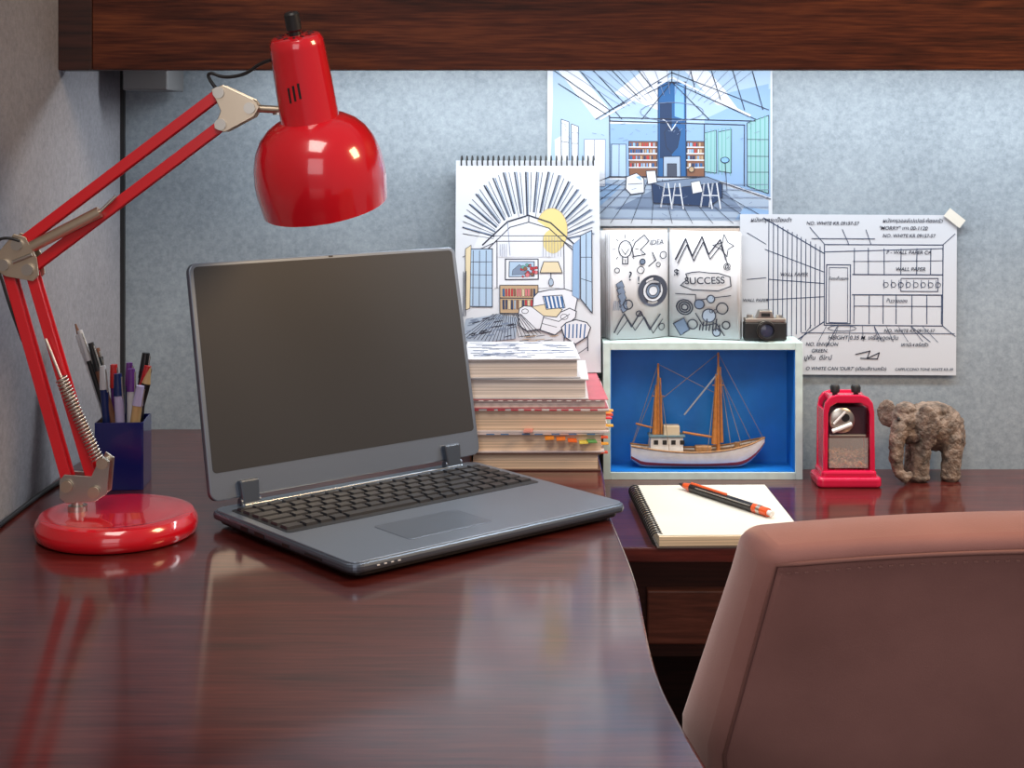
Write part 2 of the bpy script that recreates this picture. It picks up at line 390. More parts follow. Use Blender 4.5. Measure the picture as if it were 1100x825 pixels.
for sx in (-.138,.138):
    prism('hinge_%d'%(sx>0),[(-.010,-.004),(.010,-.004),(.012,.022),(-.012,.022)],-.003,.006,mat('hinge_metal',(.10,.12,.15),.3,.7),g,loc=(sx,.123,.0225),rot=(th,0,0),bevel=.002)
    rod('hinge_barrel_%d'%(sx>0),(sx-.012,.122,.0220),(sx+.012,.122,.0220),.0045,alud,g)
for sx in (-.15,.15):
    for sy in (-.11,.11): lathe('foot',[(0,0),(.007,0),(.007,.0035),(0,.0035)],black,g,loc=(sx,sy,0),seg=16)

# ---------------------------------------------------------------- pen cup
g=group('pen_cup',(-.4605,1.765,TOP),(0,0,math.radians(4)))
navy=mat('navy_cup',(.008,.014,.12),.15,Coat_Weight=.6)
W=.054;H=.079;t=.0022
for nm,c,s in (('front',(0,-W/2,H/2),(W,t,H)),('back',(0,W/2,H/2),(W,t,H)),('left',(-W/2,0,H/2),(t,W,H)),('right',(W/2,0,H/2),(t,W,H)),('bottom',(0,0,.002),(W,W,.004))):
    box('cup_'+nm,c,s,navy,g,bevel=.0006)
penc=[('p_red',(.45,.02,.02)),('p_navy',(.01,.02,.10)),('p_black',(.01,.01,.01)),('p_purple',(.12,.03,.2)),('p_silver',(.5,.5,.52)),('p_wood',(.5,.32,.14)),('p_lilac',(.45,.4,.6)),('p_white',(.7,.7,.7)),('p_brown',(.15,.06,.03))]
def pen(bx,by,tx,ty,tz,r,c,tip,kind=0):
    m=mat('pen_'+c,dict(penc)[c],.3)
    a=Vector((bx,by,.006));b=Vector((tx,ty,tz));d=(b-a)
    rod('pen_body',a,a+d*.86,r,m,g)
    if kind==0:
        rod('pen_cap',a+d*.80,b,r*1.12,mat('pen_'+tip,dict(penc)[tip],.3),g,r2=r*.8)
        rod('pen_clip',a+d*.78+Vector((r,-r,0)),b+Vector((r,-r,-.003)),.0009,steel,g)
    elif kind==1:
        rod('pencil_tip',a+d*.86,b,r,mat('pen_p_wood',(.5,.32,.14),.3),g,r2=.0004)
    else:
        rod('brush_head',a+d*.82,b,r*1.3,mat('pen_'+tip,dict(penc)[tip],.6),g,r2=r*.3)
pen(.0,.012,-.058,.010,.190,.0035,'p_silver','p_brown',2)
pen(.005,.0,-.050,-.004,.184,.0038,'p_black','p_silver',0)
pen(.008,.006,-.054,.002,.178,.0034,'p_white','p_silver',0)
pen(.01,-.01,-.036,-.01,.170,.0044,'p_brown','p_black',0)
pen(-.006,.014,-.034,.014,.160,.0044,'p_black','p_brown',0)
pen(-.015,.01,-.030,.012,.150,.0048,'p_wood','p_black',0)
pen(-.012,-.012,-.022,-.012,.143,.0048,'p_navy','p_silver',0)
pen(-.006,.006,-.012,.004,.142,.0052,'p_purple','p_red',0)
pen(.002,-.012,-.004,-.014,.134,.0056,'p_lilac','p_navy',0)
pen(.004,.014,.004,.016,.142,.0048,'p_navy','p_purple',0)
pen(.01,-.006,.010,-.004,.138,.0052,'p_silver','p_purple',0)
pen(.008,.012,.024,.014,.154,.0056,'p_black','p_black',0)
pen(.0,.0,.028,.004,.140,.0052,'p_red','p_red',0)
pen(-.004,-.004,.033,-.008,.140,.0055,'p_black','p_wood',1)
pen(.006,-.014,.023,-.018,.120,.0058,'p_wood','p_lilac',0)

# ---------------------------------------------------------------- books
g=group('book_stack',(0,1.835,TOP))
def pages(name,col):
    m=bpy.data.materials.new(name); m.use_nodes=True; nt=m.node_tree; b=nt.nodes['Principled BSDF']
    tc=nt.nodes.new('ShaderNodeTexCoord'); mp=nt.nodes.new('ShaderNodeMapping'); mp.inputs['Scale'].default_value=(3,3,900)
    n=nt.nodes.new('ShaderNodeTexNoise'); n.inputs['Scale'].default_value=1; n.inputs['Detail'].default_value=3
    r=nt.nodes.new('ShaderNodeValToRGB'); r.color_ramp.elements[0].position=.35;r.color_ramp.elements[1].position=.62
    r.color_ramp.elements[0].color=(*[c*.55 for c in col],1); r.color_ramp.elements[1].color=(*col,1)
    nt.links.new(tc.outputs['Object'],mp.inputs['Vector']); nt.links.new(mp.outputs[0],n.inputs['Vector']); nt.links.new(n.outputs['Fac'],r.inputs['Fac']); nt.links.new(r.outputs[0],b.inputs['Base Color']); b.inputs['Roughness'].default_value=.8
    return m
pg1=pages('pages_cream',(.80,.62,.46)); pg2=pages('pages_white',(.86,.78,.72))
BK=[(-.052,.110,0,.0225,.225,0,(.10,.045,.03),pg1,.002),(-.056,.113,.0225,.047,.228,.6,(.62,.55,.56),pg1,.0022),(-.058,.121,.047,.077,.23,-.6,(.66,.60,.60),pg1,.0028),
    (-.060,.117,.077,.0885,.23,1.0,(.45,.09,.12),pg2,.001),(-.060,.096,.0885,.114,.150,-1.2,(.60,.60,.62),pg2,.0018),(-.061,.083,.114,.1385,.152,1.2,(.52,.53,.57),pg2,.0016)]
for i,(x0,x1,z0,z1,dp,ro,cc,pm,ct) in enumerate(BK):
    cx=(x0+x1)/2; ww=x1-x0; cy=dp/2; zc=(z0+z1)/2; R=(0,0,math.radians(ro))
    cm=mat('book_cover_%d'%i,cc,.35,var=.15,vscale=25)
    box('pages_%d'%i,(cx,cy+.002,zc),(ww-.008,dp-.006,z1-z0-2*ct),pm,g,rot=R)
    box('cover_bottom_%d'%i,(cx,cy,z0+ct/2+.0001),(ww,dp,ct-.0002),cm,g,rot=R,bevel=.0004)
    box('cover_top_%d'%i,(cx,cy,z1-ct/2-.0001),(ww,dp,ct-.0002),cm,g,rot=R,bevel=.0004)
    box('spine_%d'%i,(x0+ct/2,cy,zc),(ct,dp,z1-z0-.0004),cm,g)
boxes('cover_sketch',[((random.uniform(-.05,.07),random.uniform(.01,.14),.1387),(random.uniform(.004,.03),random.uniform(.0008,.003),.0002)) for i in range(60)],inkm('soft'),g)
boxes('cover_pattern_blue',[((-.05+.02*i+random.uniform(0,.008),-.0006,.0456),(.010,.0006,.0016)) for i in range(8)],mat('cover_blue',(.10,.2,.4),.5),g)
boxes('cover_pattern_red',[((-.048+.016*i+random.uniform(0,.006),-.0009,.0757),(.009,.0006,.0018)) for i in range(10)],mat('cover_red',(.5,.04,.07),.5),g)
boxes('magazine_pattern',[((-.05+.012*i,-.0022,.0872),(.006,.0004,.0012)) for i in range(14)],white,g)
for i,(x,c,z) in enumerate(((.060,(.85,.22,.02),.041),(.074,(.85,.15,.02),.039),(.088,(.75,.62,.1),.037),(.098,(.1,.3,.08),.038),(.046,(.85,.3,.02),.042),(.02,(.8,.35,.3),.051))):
    box('index_tab_%d'%i,(x,-.004,z),(.011,.016,.0018),mat('tab_%d'%i,c,.5),g,rot=(0,random.uniform(-.1,.1),random.uniform(-.2,.2)))
for i,(y,z,c) in enumerate(((.03,.036,(.8,.1,.03)),(.05,.062,(.8,.3,.03)),(.02,.066,(.8,.1,.03)),(.012,.054,(.8,.45,.05)),(.04,.058,(.75,.05,.08)),(.02,.030,(.8,.4,.05)),(.035,.016,(.8,.1,.05)),(.015,.072,(.8,.35,.05)))):
    box('side_tab_%d'%i,(.1175 if z>.045 else .112,y,z),(.016,.010,.0016),mat('side_tab_%d'%i,c,.5),g)

# ---------------------------------------------------------------- wall sketches
UW=2.095/1600
x0,y0,x1,y1=588,66,830,243
g=group('living_room_sketch',((x0-550)*UW,WY-.0015,1.17-(y0-140)*UW))
box('sheet',((x1-x0)/2*UW,0,-(y1-y0)/2*UW),((x1-x0)*UW,.001,(y1-y0)*UW),paper,g)
S=Sheet('watercolour',g,x0,y0,UW,(0,-.0006,0),lw=1.15)
S.fill([(594,68),(828,68),(828,160),(790,135),(655,130),(628,150),(594,110)],'mist')
S.fill([(594,110),(628,150),(655,130),(655,195),(600,212),(590,215)],'mist')
S.fill([(757,128),(828,95),(828,212),(780,196),(757,190)],'pale')
S.fill([(655,133),(757,133),(757,190),(655,190)],'pale')
S.fill([(640,235),(600,230),(655,193),(757,192),(826,215),(826,238)],'lgrey')
S.fill([(660,225),(700,205),(780,205),(800,228)],'grey')
S.fill([(594,68),(615,68),(655,118),(640,128)],'white')
S.fill([(700,68),(720,68),(712,120),(660,100)],'white')
S.fill([(735,75),(760,75),(800,120),(770,112)],'white')
S.fill([(596,150),(603,146),(604,195),(597,198)],'white')
S.fill([(780,100),(826,90),(826,118),(800,126)],'pale')
S.fill([(615,205),(650,196),(668,200),(640,226),(612,222)],'pale')
S.fill([(800,222),(826,226),(826,236),(790,236)],'pale')
S.rect(707,88,737,190,.8,'ink','blue')
S.fill([(709,110),(722,110),(722,170),(709,170)],'navy')
S.fill([(725,90),(735,90),(735,128),(725,125)],'sky')
S.poly([(714,142),(718,136),(722,140),(727,136),(731,142),(728,158),(722,165),(716,158)],.6,'ink','navy')
S.line([(722,140),(716,130),(712,128)],.8,'white');S.line([(722,140),(728,130),(733,129)],.8,'white')
S.rect(713,168,731,190,.8,'ink','lgrey'); S.rect(717,176,727,190,.6,'ink','dark')
for a,b in ((676,706),(738,757)):
    S.rect(a,152,b,190,.8,'ink','brown')
    for yy in (158,165,172,180):
        S.line([(a,yy),(b,yy)],1.0,'white')
        x=a+1
        while x<b-3:
            ww=random.uniform(1,2.6); S.rect(x,yy-4.5,x+ww,yy-.6,0,fill=random.choice(['red','blue','navy','tan','lgrey','sky','white'])); x+=ww+random.uniform(.3,2)
S.rect(657,155,673,190,.6,'ink','mist'); S.line([(665,155),(665,190)],.5)
for a,b,c,d in ((757,143,770,137),(772,142,786,135)):
    S.poly([(a,b),(c+.0,b-3),(c,186),(a,184)],.6,'ink','teal')
for x in (757,760,764,768,772,776,780,785): S.line([(x,140-(x-757)*.12),(x,186+(x-757)*.1)],.6,'green')
S.poly([(803,132),(826,124),(826,208),(803,200)],.7,'ink','teal')
for x in (807,812,817,822): S.line([(x,130-(x-803)*.3),(x,201+(x-803)*.3)],.9,'green')
for yy in (150,168,185): S.line([(803,yy),(826,yy)],.6,'ink')
S.poly([(603,128),(611,131),(611,176),(603,180)],.6,'ink','white'); S.poly([(614,133),(621,136),(621,172),(614,175)],.6,'ink','white')
S.line([(603,152),(611,153)],.5);S.line([(614,154),(621,154)],.5)
S.rect(628,150,650,200,.6,'soft','white'); S.line([(639,150),(639,200)],.5)
for p in ([(594,75),(655,118),(722,88),(812,128)],[(655,118),(655,190)],[(655,126),(812,130)],[(655,130),(800,134)],[(722,88),(722,68)],[(640,128),(722,78),(826,118)],[(600,90),(655,125)],[(618,70),(668,128)],[(630,68),(672,112)],[(650,68),(688,106)],[(680,68),(704,98)],[(757,133),(757,190)],[(800,134),(800,200)],[(722,88),(690,128)],[(722,88),(762,128)],[(740,68),(748,100)],[(762,68),(775,110)],[(785,68),(800,118)],[(806,68),(820,118)],[(655,190),(600,212)],[(757,190),(828,214)],[(655,190),(757,190)]):
    S.line(p,.8)
S.line([(645,128),(722,83),(806,124)],1.8,'white')
for i in range(16):
    x=600+i*14.5; S.line([(x,70),(722+(x-722)*.42,100+abs(x-722)*.13)],.45,'soft')
S.circ(722,120,34,.6,'soft',ry=10)
for i in range(12):
    x=590+i*22; S.line([(x,240),(706+(x-706)*.35,193)],.5,'ink')
for yy in (198,204,212,222,234): S.line([(600-(yy-190)*.2,yy),(826,yy)],.5,'soft')
S.poly([(700,196),(760,190),(776,198),(776,212),(762,222),(702,218)],.8,'ink','navy')
S.poly([(700,196),(760,190),(776,196),(716,203)],.7,'ink','grey')
for x in (714,726,757,766):
    S.line([(x,197),(x-4,222)],1.2,'white');S.line([(x+4,197),(x+8,224)],1.2,'white');S.line([(x-2,210),(x+6,210)],.9,'white');S.line([(x,197),(x-4,222)],.4)
S.poly([(673,190),(684,186),(692,192),(692,207),(678,209),(672,203)],.7,'ink','white'); S.poly([(694,184),(704,183),(706,196),(696,198)],.7,'ink','white')
S.line([(675,198),(690,197)],.6);S.poly([(683,190),(688,189),(689,194)],0,'ink','sky')
S.circ(779,172,4.5,.7,'ink','sky',ry=3); S.line([(779,175),(781,205)],.6)
S.circ(743,182,3,.6,'ink','tan');S.poly([(742,196),(752,194),(755,206),(744,208)],.6,'ink','white')
for i in range(70):
    x=random.uniform(600,820);y=random.choice([random.uniform(132,150),random.uniform(192,236)])
    S.line([(x,y),(x+random.uniform(-6,6),y+random.uniform(-1,3))],.4,'soft')
S.done()

x0,y0,x1,y1=795,230,1028,402
g=group('kitchen_drawing',((x0-550)*UW,WY-.0045,1.17-(y0-140)*UW),(0,math.radians(.3),0))
box('sheet',((x1-x0)/2*UW,0,-(y1-y0)/2*UW),((x1-x0)*UW,.001,(y1-y0)*UW),paper,g)
S=Sheet('pen_drawing',g,x0,y0,UW,(0,-.0006,0),lw=1.25)
for i in range(12): S.line([(826+(i*5.0),236+i*2.6),(826+i*5.0,372-i*2.2)],.7,'navy')
S.line([(820,234),(886,272)],.9,'navy');S.line([(822,268),(886,292)],.7,'navy');S.line([(824,322),(886,318)],.7,'navy');S.line([(826,300),(886,304)],.7,'navy');S.line([(820,390),(886,345)],.9,'navy')
S.line([(803,300),(823,298)],.6,'navy');S.line([(803,250),(823,262)],.6,'navy')
S.rect(886,262,1013,349,.8,'navy')
S.rect(888,284,914,347,.8,'navy'); S.rect(891,287,911,346,.5,'navy')
S.line([(886,270),(1013,266)],.7,'navy')
for x in (918,933,950,968,985,1000,1013): S.line([(x,266),(x,294)],.7,'navy')
S.line([(916,294),(1013,294)],.9,'navy');S.line([(916,280),(1013,279)],.5,'navy')
S.line([(916,316),(1013,316)],.9,'navy')
for x in (918,934,949,963,980,996,1012): S.line([(x,316),(x,347)],.7,'navy')
S.line([(918,328),(1012,328)],.6,'navy')
for x in range(952,1010,8):
    S.circ(x,305,2.6,.5,'navy');S.line([(x-2,300),(x-2,309)],.5,'navy')
S.rect(968,298,1008,312,.6,'navy')
for p in ([(870,244),(886,262)],[(1013,262),(1026,250)],[(1013,349),(1027,360)],[(862,357),(1026,357)],[(872,349),(846,384)],[(900,350),(888,372)],[(940,350),(948,366)],[(980,350),(1000,366)],[(912,262),(905,246)],[(872,256),(940,256)],[(930,246),(936,262)]): S.line(p,.6,'navy')
for i in range(9): S.line([(888+i*13,350),(880+i*16,366)],.4,'navy')
S.circ(905,352,15,.5,'navy',ry=3)
T=[("ผนังกรุกระเบื้องดำ",806,238,6.0),("\"MORRY\" เทา 00-1120",944,246,5.6),("NO. WHITE KR 09157-57",866,241,5.2),("ผนังกรุวอลล์เปเปอร์-ห้องครัว",948,238,5.6),("NO. WHITE KR 09157-57",948,254,5.2),
 ("P - WALL PAPER CA",952,272,5.5),("WALL PAPER",838,296,5.2),("WALL PAPER",962,290,5.6),("ห้องเก็บของ",890,300,4.4),("ชั้นวางของ",952,324,5.4),("WALL PAPER",798,324,4.8),
 ("NO. WHITE KR 09157-57",950,356,5.0),("HEIGHT 0.35 M. เครื่องดูดควัน",890,364,6.0),("NO. ENVIRON",866,371,5.4),("GREEN.",872,378,5.4),("เคาน์เตอร์ครัว",968,371,5.4),("ปูพื้น  ดีไซน์",864,386,6.6),
 ("O WHITE CAN 'OUR7' (เทียบสีงานครัว)",866,397,5.2),("CAPPUCCINO TONE WHITE KR 09",962,397,4.0)]
for s_,x,y,sz in T: S.txt(s_,x,y,sz,'ink',0,.2)
S.line([(920,380),(935,376),(932,384),(945,378),(943,385),(925,384)],.9,'ink')
S.done()
mt=mat('masking_tape',(.60,.58,.52),.7)
box('tape_piece',((1025-x0)*UW,-.0032,-(233-y0)*UW),(.028,.0006,.014),mt,g,rot=(0,math.radians(38),0))

UP=2.045/1600
x0,y0,x1,y1=489,180,645,408
g=group('spiral_sketch_pad',((x0-550)*UP,2.032,TOP+.0895),(math.radians(-8),0,0))
HH=(y1-y0)*UP; WW=(x1-x0)*UP
box('page_block',(WW/2,.0035,HH/2),(WW,.006,HH),paper,g)
box('backing_board',(WW/2,.0078,HH/2),(WW,.0022,HH),mat('grey_board',(.25,.23,.2),.8),g)
n=26
for i in range(n):
    x=.008+(WW-.016)*i/(n-1)
    pts=[(x+.0006*math.cos(a),.0035+.0060*math.cos(a),HH-.0005+.0072*math.sin(a)) for a in [2*PI*k/12 for k in range(12)]]
    tube('spiral_ring',pts,.0010,black,g,cyclic=True,res=1)
S=Sheet('interior_sketch',g,x0,y0,UP,(0,.0002,HH),lw=1.1)
S.fill([(500,292),(520,250),(568,228),(615,250),(634,262),(634,330),(600,318),(532,318),(500,345)],'white')
cx,cy=568,268
for i in range(36):
    a=math.radians(186+i*4.8); r1=random.uniform(30,36)
    ex=cx+74*math.cos(a); ey=cy+80*math.sin(a)
    ex=min(max(ex,497),637); ey=max(ey,193)
    S.line([(cx+r1*math.cos(a)*1.2,cy+r1*math.sin(a)*.9),(ex,ey)],1.4 if i%2 else .6,'ink' if i%4==1 else 'dark')
    if i%2:
        S.line([(cx+r1*math.cos(a+.03)*1.2,cy+r1*math.sin(a+.03)*.9),(ex+2,ey)],1.0,'grey')
S.circ(593,256,17,.5,'tan','yellow',ry=24)
S.fill([(534,262),(568,240),(592,256),(594,285),(534,285)],'white')
S.circ(594,268,11,0,'tan','yellow',ry=13)
S.line([(518,272),(545,247),(568,240),(592,248),(618,272)],1.5,'ink');S.line([(520,280),(548,253),(568,247),(590,254),(616,278)],1.0,'ink')
S.line([(568,240),(568,247)],1);S.line([(545,247),(548,283)],.6,'soft');S.line([(530,262),(608,262)],.7)
S.line([(534,318),(534,268)],.8);S.line([(606,270),(606,320)],.8);S.line([(497,285),(534,268),(606,268),(636,288)],.7,'ink')
S.rect(502,276,529,338,.9,'ink','mist')
for x in (508,515,522): S.line([(x,278),(x,337)],.7)
for y in (290,304,318): S.line([(503,y),(529,y)],.6)
S.poly([(500,276),(506,272),(505,340),(500,342)],.6,'ink','cream')
S.rect(543,287,578,309,1.1,'ink','white');S.rect(547,290,574,306,.8,'ink','mist'); S.poly([(550,304),(551,299),(558,293),(566,298),(572,303)],.4,'ink','grey')
for i in range(22): S.circ(568+random.uniform(-9,9),300+random.uniform(-7,6),random.uniform(1.2,2.6),.3,'ink',random.choice(['red','pink','green','brown','red']),n=7)
S.rect(537,315,578,345,.8,'ink','tan')
for x in range(540,576,3): S.rect(x,319,x+2,327,.3,'ink',random.choice(['red','brown','navy','cream','blue','pink']))
for x in range(540,576,3): S.rect(x,331,x+2,341,.3,'ink',random.choice(['red','brown','navy','cream','lgrey']))
S.line([(537,329),(578,329)],.9)
S.poly([(584,290),(600,290),(604,302),(580,302)],.8,'ink','cream'); S.line([(592,302),(592,316)],.9); S.circ(592,312,2.5,.6,'ink','lgrey',ry=4)
# armchair: back, arms, seat cushion, striped pillow
S.poly([(572,340),(573,328),(578,323),(590,320),(606,319),(615,322),(620,330),(617,346),(600,352)],.9,'ink','white')
S.poly([(557,346),(558,340),(563,337),(571,338),(585,345),(584,350),(580,362),(566,364),(558,358)],.9,'ink','white')
S.poly([(571,338),(588,335),(604,341),(598,349),(584,348)],.7,'ink','cream')
S.poly([(584,348),(598,349),(602,344),(612,340),(619,343),(618,350),(604,362),(596,368),(580,363)],.9,'ink','white')
S.line([(584,350),(600,354),(612,346)],.7);S.line([(582,356),(598,360)],.6);S.circ(564,343,3.5,.6,'ink',ry=2.4);S.circ(606,349,4,.6,'ink',ry=2.8)
S.poly([(583,327),(604,326),(607,339),(587,341)],.8,'ink','white')
for i in range(5): S.fill([(584+i*4.4,327),(586.4+i*4.4,327),(589.4+i*4.2,340),(587.2+i*4.2,340)],'blue')
S.poly([(603,360),(608,355),(618,352),(630,355),(634,360),(631,370),(618,378),(606,370)],1.0,'ink','white')
for i in range(6): S.line([(607+i*4.3,357),(607+i*4.0,371)],1.3,'blue')
S.line([(606,370),(605,384)],1);S.line([(618,378),(618,394)],1);S.line([(631,370),(631,385)],1);S.line([(605,380),(618,390),(631,381)],.7)
S.poly([(624,262),(636,256),(636,345),(624,330)],.9,'ink','mist'); S.line([(630,260),(630,338)],.7);S.line([(624,285),(636,285)],.6);S.line([(624,308),(636,312)],.6)
S.poly([(616,272),(623,266),(622,330),(615,326)],.6,'soft','pale')
S.fill([(500,352),(535,346),(556,350),(554,372),(498,378)],'lgrey')
for i in range(22): S.line([(497+i*4,376-abs(i-8)*.7),(530+i*1.4,346)],.6,'ink')
for i in range(40):
    x=random.uniform(498,548);y=random.uniform(350,372);S.line([(x,y),(x+7,y-1.5)],random.uniform(.5,1.4),random.choice(['ink','grey']))
for i in range(26):
    x=random.uniform(556,592);y=random.uniform(369,382);S.line([(x,y),(x+9,y-1)],.6,random.choice(['ink','tan']))
S.hatch(497,300,501,350,3,.6);S.hatch(582,262,604,286,7,.4,'soft');S.hatch(536,270,545,285,4,.4,'soft')
S.done()

# ---------------------------------------------------------------- display box + boat
g=group('display_box',(.2603,2.03,LOW))
mint=mat('mint_paint',(.50,.63,.62),.5,var=.10,vscale=60)
blue=mat('blue_interior',(.006,.17,.58),.45,var=.12,vscale=20)
W=.272;H=.187;D=.062;t=.010
box('left_side',(-W/2+t/2,D/2,H/2),(t,D,H),mint,g,bevel=.0006)
box('right_side',(W/2-t/2,D/2,H/2),(t,D,H),mint,g,bevel=.0006)
box('top_side',(0,D/2,H-t/2),(W-2*t,D,t),mint,g,bevel=.0006)
box('bottom_side',(0,D/2,t/2),(W-2*t,D,t),mint,g,bevel=.0006)
box('back_panel',(0,D-.002,H/2),(W-2*t,.003,H-2*t),blue,g)
box('liner_left',(-W/2+t+.0006,D/2+.001,H/2),(.0012,D-.004,H-2*t),blue,g)
box('liner_right',(W/2-t-.0006,D/2+.001,H/2),(.0012,D-.004,H-2*t),blue,g)
box('liner_top',(0,D/2+.001,H-t-.0006),(W-2*t,D-.004,.0012),blue,g)
box('liner_bottom',(0,D/2+.001,t+.0006),(W-2*t,D-.004,.0012),blue,g)

g=group('model_sailing_boat',(.256,2.058,LOW+.0113))
hullw=mat('boat_white',(.74,.76,.76),.5,var=.08,vscale=80); hullb=mat('boat_waterline',(.30,.38,.46),.5); redl=mat('boat_red',(.35,.03,.02),.5); deckm=mat('boat_deck',(.35,.19,.08),.6,var=.25,vscale=150)
N=28;v=[];f=[];fm=[];rows_=7
for i in range(N+1):
    t=i/N; x=-.092+.185*t
    hw=.0185*max(0,(1-abs(2*t-1.0)**2.6))**.55
    if t<.12: hw=max(hw,.009)
    if t>.97: hw=max(hw,.0006)
    zt=.023+.007*max(0,(.5-t)*2)**2+.017*max(0,(t-.45)/.55)**2.2
    kz=.0 if t<.78 else ((t-.78)/.22)**2*.032
    if t<.08: kz=(1-t/.08)*.010
    for k in range(rows_):
        s=k/(rows_-1)
        a=s*PI/2
        y=hw*math.cos(a)**.7 if s<1 else 0
        z=zt-(zt-kz)*(math.sin(a))**1.15
        v.append((x,-y,z))
    for k in range(rows_-2,-1,-1):
        vv=v[i*(2*rows_-1)+k]; v.append((vv[0],-vv[1],vv[2]))
st=2*rows_-1
for i in range(N):
    for k in range(st-1):
        f.append((i*st+k,(i+1)*st+k,(i+1)*st+k+1,i*st+k+1))
        kk=k if k<rows_-1 else st-2-k
        fm.append(0 if kk<3 else (2 if kk==3 else 1))
f.append(tuple(range(st)));fm.append(0)
mesh('hull',v,f,[hullw,hullb,redl],g,smooth=True,fmat=fm)
dv=[];df=[]
for i in range(N+1):
    a=v[i*st];dv+=[(a[0],a[1]*.95,a[2]-.003),(a[0],-a[1]*.95,a[2]-.003)]
for i in range(N): df.append((2*i,2*i+2,2*i+3,2*i+1))
mesh('deck',dv,df,deckm,g)
for sgn in (1,-1):
    tube('rail_%d'%(sgn>0),[(v[i*st][0],v[i*st][1]*sgn,v[i*st][2]+.0006) for i in range(0,N+1,2)],.0012,deckm,g)
box('cabin',(-.043,0,.033),(.045,.020,.020),hullw,g,bevel=.001)
box('cabin_roof',(-.043,0,.0442),(.050,.025,.0024),mat('boat_roof',(.10,.16,.18),.6),g,bevel=.0006)
box('wheelhouse',(-.036,0,.051),(.022,.015,.014),mat('boat_cream',(.6,.5,.35),.6),g,bevel=.001)
boxes('cabin_windows',[((-.058+.012*i,-.0103,.036),(.006,.0006,.006)) for i in range(4)],black,g)
box('hatch',(.008,0,.026),(.022,.014,.007),deckm,g,bevel=.001)
rod('capstan',(.055,0,.022),(.055,0,.034),.004,deckm,g)
om=mat('boat_mast',(.50,.20,.05),.5,var=.2,vscale=120)
for x,z in ((.029,.158),(-.054,.143)):
    rod('mast',(x,0,.02),(x,0,z),.0028,om,g,r2=.0013)
    rod('furled_sail',(x-.0055,0,.032),(x-.003,0,z-.03),.0042,om,g,r2=.0014)
    rod('sail_edge',(x+.005,0,.034),(x+.003,0,z-.02),.0022,om,g,r2=.0008)
    rod('crosstree',(x-.008,0,z-.045),(x+.008,0,z-.045),.0008,om,g)
rod('boom',(.029,0,.040),(-.020,0,.048),.0016,om,g);rod('gaff',(.029,0,.130),(-.018,0,.072),.0012,mat('boat_rig_pole',(.35,.42,.5),.5),g)
rod('boom_b',(-.054,0,.052),(-.085,0,.06),.0013,om,g)
rg=mat('boat_rigging',(.25,.2,.15),.8)
for a,b in (((.029,0,.157),(.091,0,.04)),((.029,0,.13),(.075,0,.035)),((.029,0,.157),(-.054,0,.09)),((-.054,0,.142),(.029,0,.10)),((-.054,0,.142),(-.090,0,.032)),((.029,0,.15),(.012,-.016,.024)),((.029,0,.15),(.045,-.016,.026)),((-.054,0,.135),(-.070,-.014,.026)),((-.054,0,.135),(-.040,-.016,.024)),((.029,0,.14),(.060,-.012,.03))):
    rod('rigging_line',a,b,.0004,rg,g,seg=6)
tube('stay_curve',[(-.054,0,.12),(-.07,0,.08),(-.082,0,.05),(-.088,0,.034)],.0004,rg,g)

# ---------------------------------------------------------------- open sketchbook on the box
BT=LOW+.187
g=group('open_sketchbook',(.2195,2.089,BT))
Hs=.150
def cyf(t,dy,bulge): return -dy*t-bulge*math.sin(PI*min(1,t*1.15))**1.0*(1-t*.35)
def cpage(name,sgn,ux,dy,bulge,off,hh,m,th=.0009,tw=0):
    vs=[];fs=[];n=18
    for i in range(n+1):
        t=i/n; x=sgn*(ux*t+.0012); y=cyf(t,dy,bulge)-off*min(1,t*4)
        vs+=[(x,y,.0012),(x+sgn*tw*t,y,hh)]
    for i in range(n): fs.append((2*i,2*i+2,2*i+3,2*i+1))
    o=mesh(name,vs,fs,m,g,smooth=True); md=o.modifiers.new('t','SOLIDIFY'); md.thickness=th; return o
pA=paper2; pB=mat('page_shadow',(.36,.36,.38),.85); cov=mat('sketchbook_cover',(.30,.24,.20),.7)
LD,LB,RD,RB=.034,.009,.036,.009
for i in range(7):
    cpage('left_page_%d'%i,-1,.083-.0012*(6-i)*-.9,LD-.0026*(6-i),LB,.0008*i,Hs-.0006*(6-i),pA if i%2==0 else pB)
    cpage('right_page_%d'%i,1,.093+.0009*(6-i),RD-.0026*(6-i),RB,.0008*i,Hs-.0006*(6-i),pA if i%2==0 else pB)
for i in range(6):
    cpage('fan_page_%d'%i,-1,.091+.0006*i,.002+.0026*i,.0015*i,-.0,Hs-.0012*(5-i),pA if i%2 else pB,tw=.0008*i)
cpage('cover_left',-1,.091,.001,0,-.001,Hs+.002,cov);cpage('cover_right',1,.0985,.001,0,-.001,Hs+.002,cov)
US=.00128
def wl(co):
    x=co.x-.0837; t=max(0,min(1,-x/.083)); return Vector((x,cyf(t,LD,LB)-.0048*min(1,t*4)-.0009+co.y*.5,co.z))
def wr(co):
    x=co.x+.0012; t=max(0,min(1,x/.093)); return Vector((x,cyf(t,RD,RB)-.0048*min(1,t*4)-.0009+co.y*.5,co.z))
S=Sheet('doodles_left',g,657,243,US,(0,0,Hs),warp=wl,lw=1.15)
x,y,r=704,308,17
S.circ(x,y,r,0,'ink','dark',n=36); S.circ(x,y,11.5,.6,'ink','white',n=30)
S.circ(x,y,8,1.2,'ink','grey'); S.circ(x,y,5,.6,'ink','white')
S.circ(673,262,7,1,'ink',ry=9);S.line([(670,271),(670,278),(676,278),(676,271)],1);S.line([(669,262),(673,268),(677,262)],.7)
for a in range(0,360,45): S.line([(673+11*math.cos(math.radians(a)),262+12*math.sin(math.radians(a))),(673+14*math.cos(math.radians(a)),262+15*math.sin(math.radians(a)))],.7)
S.poly([(684,255),(694,247),(699,254),(690,263),(695,268),(682,270),(681,262)],1.0,'ink')
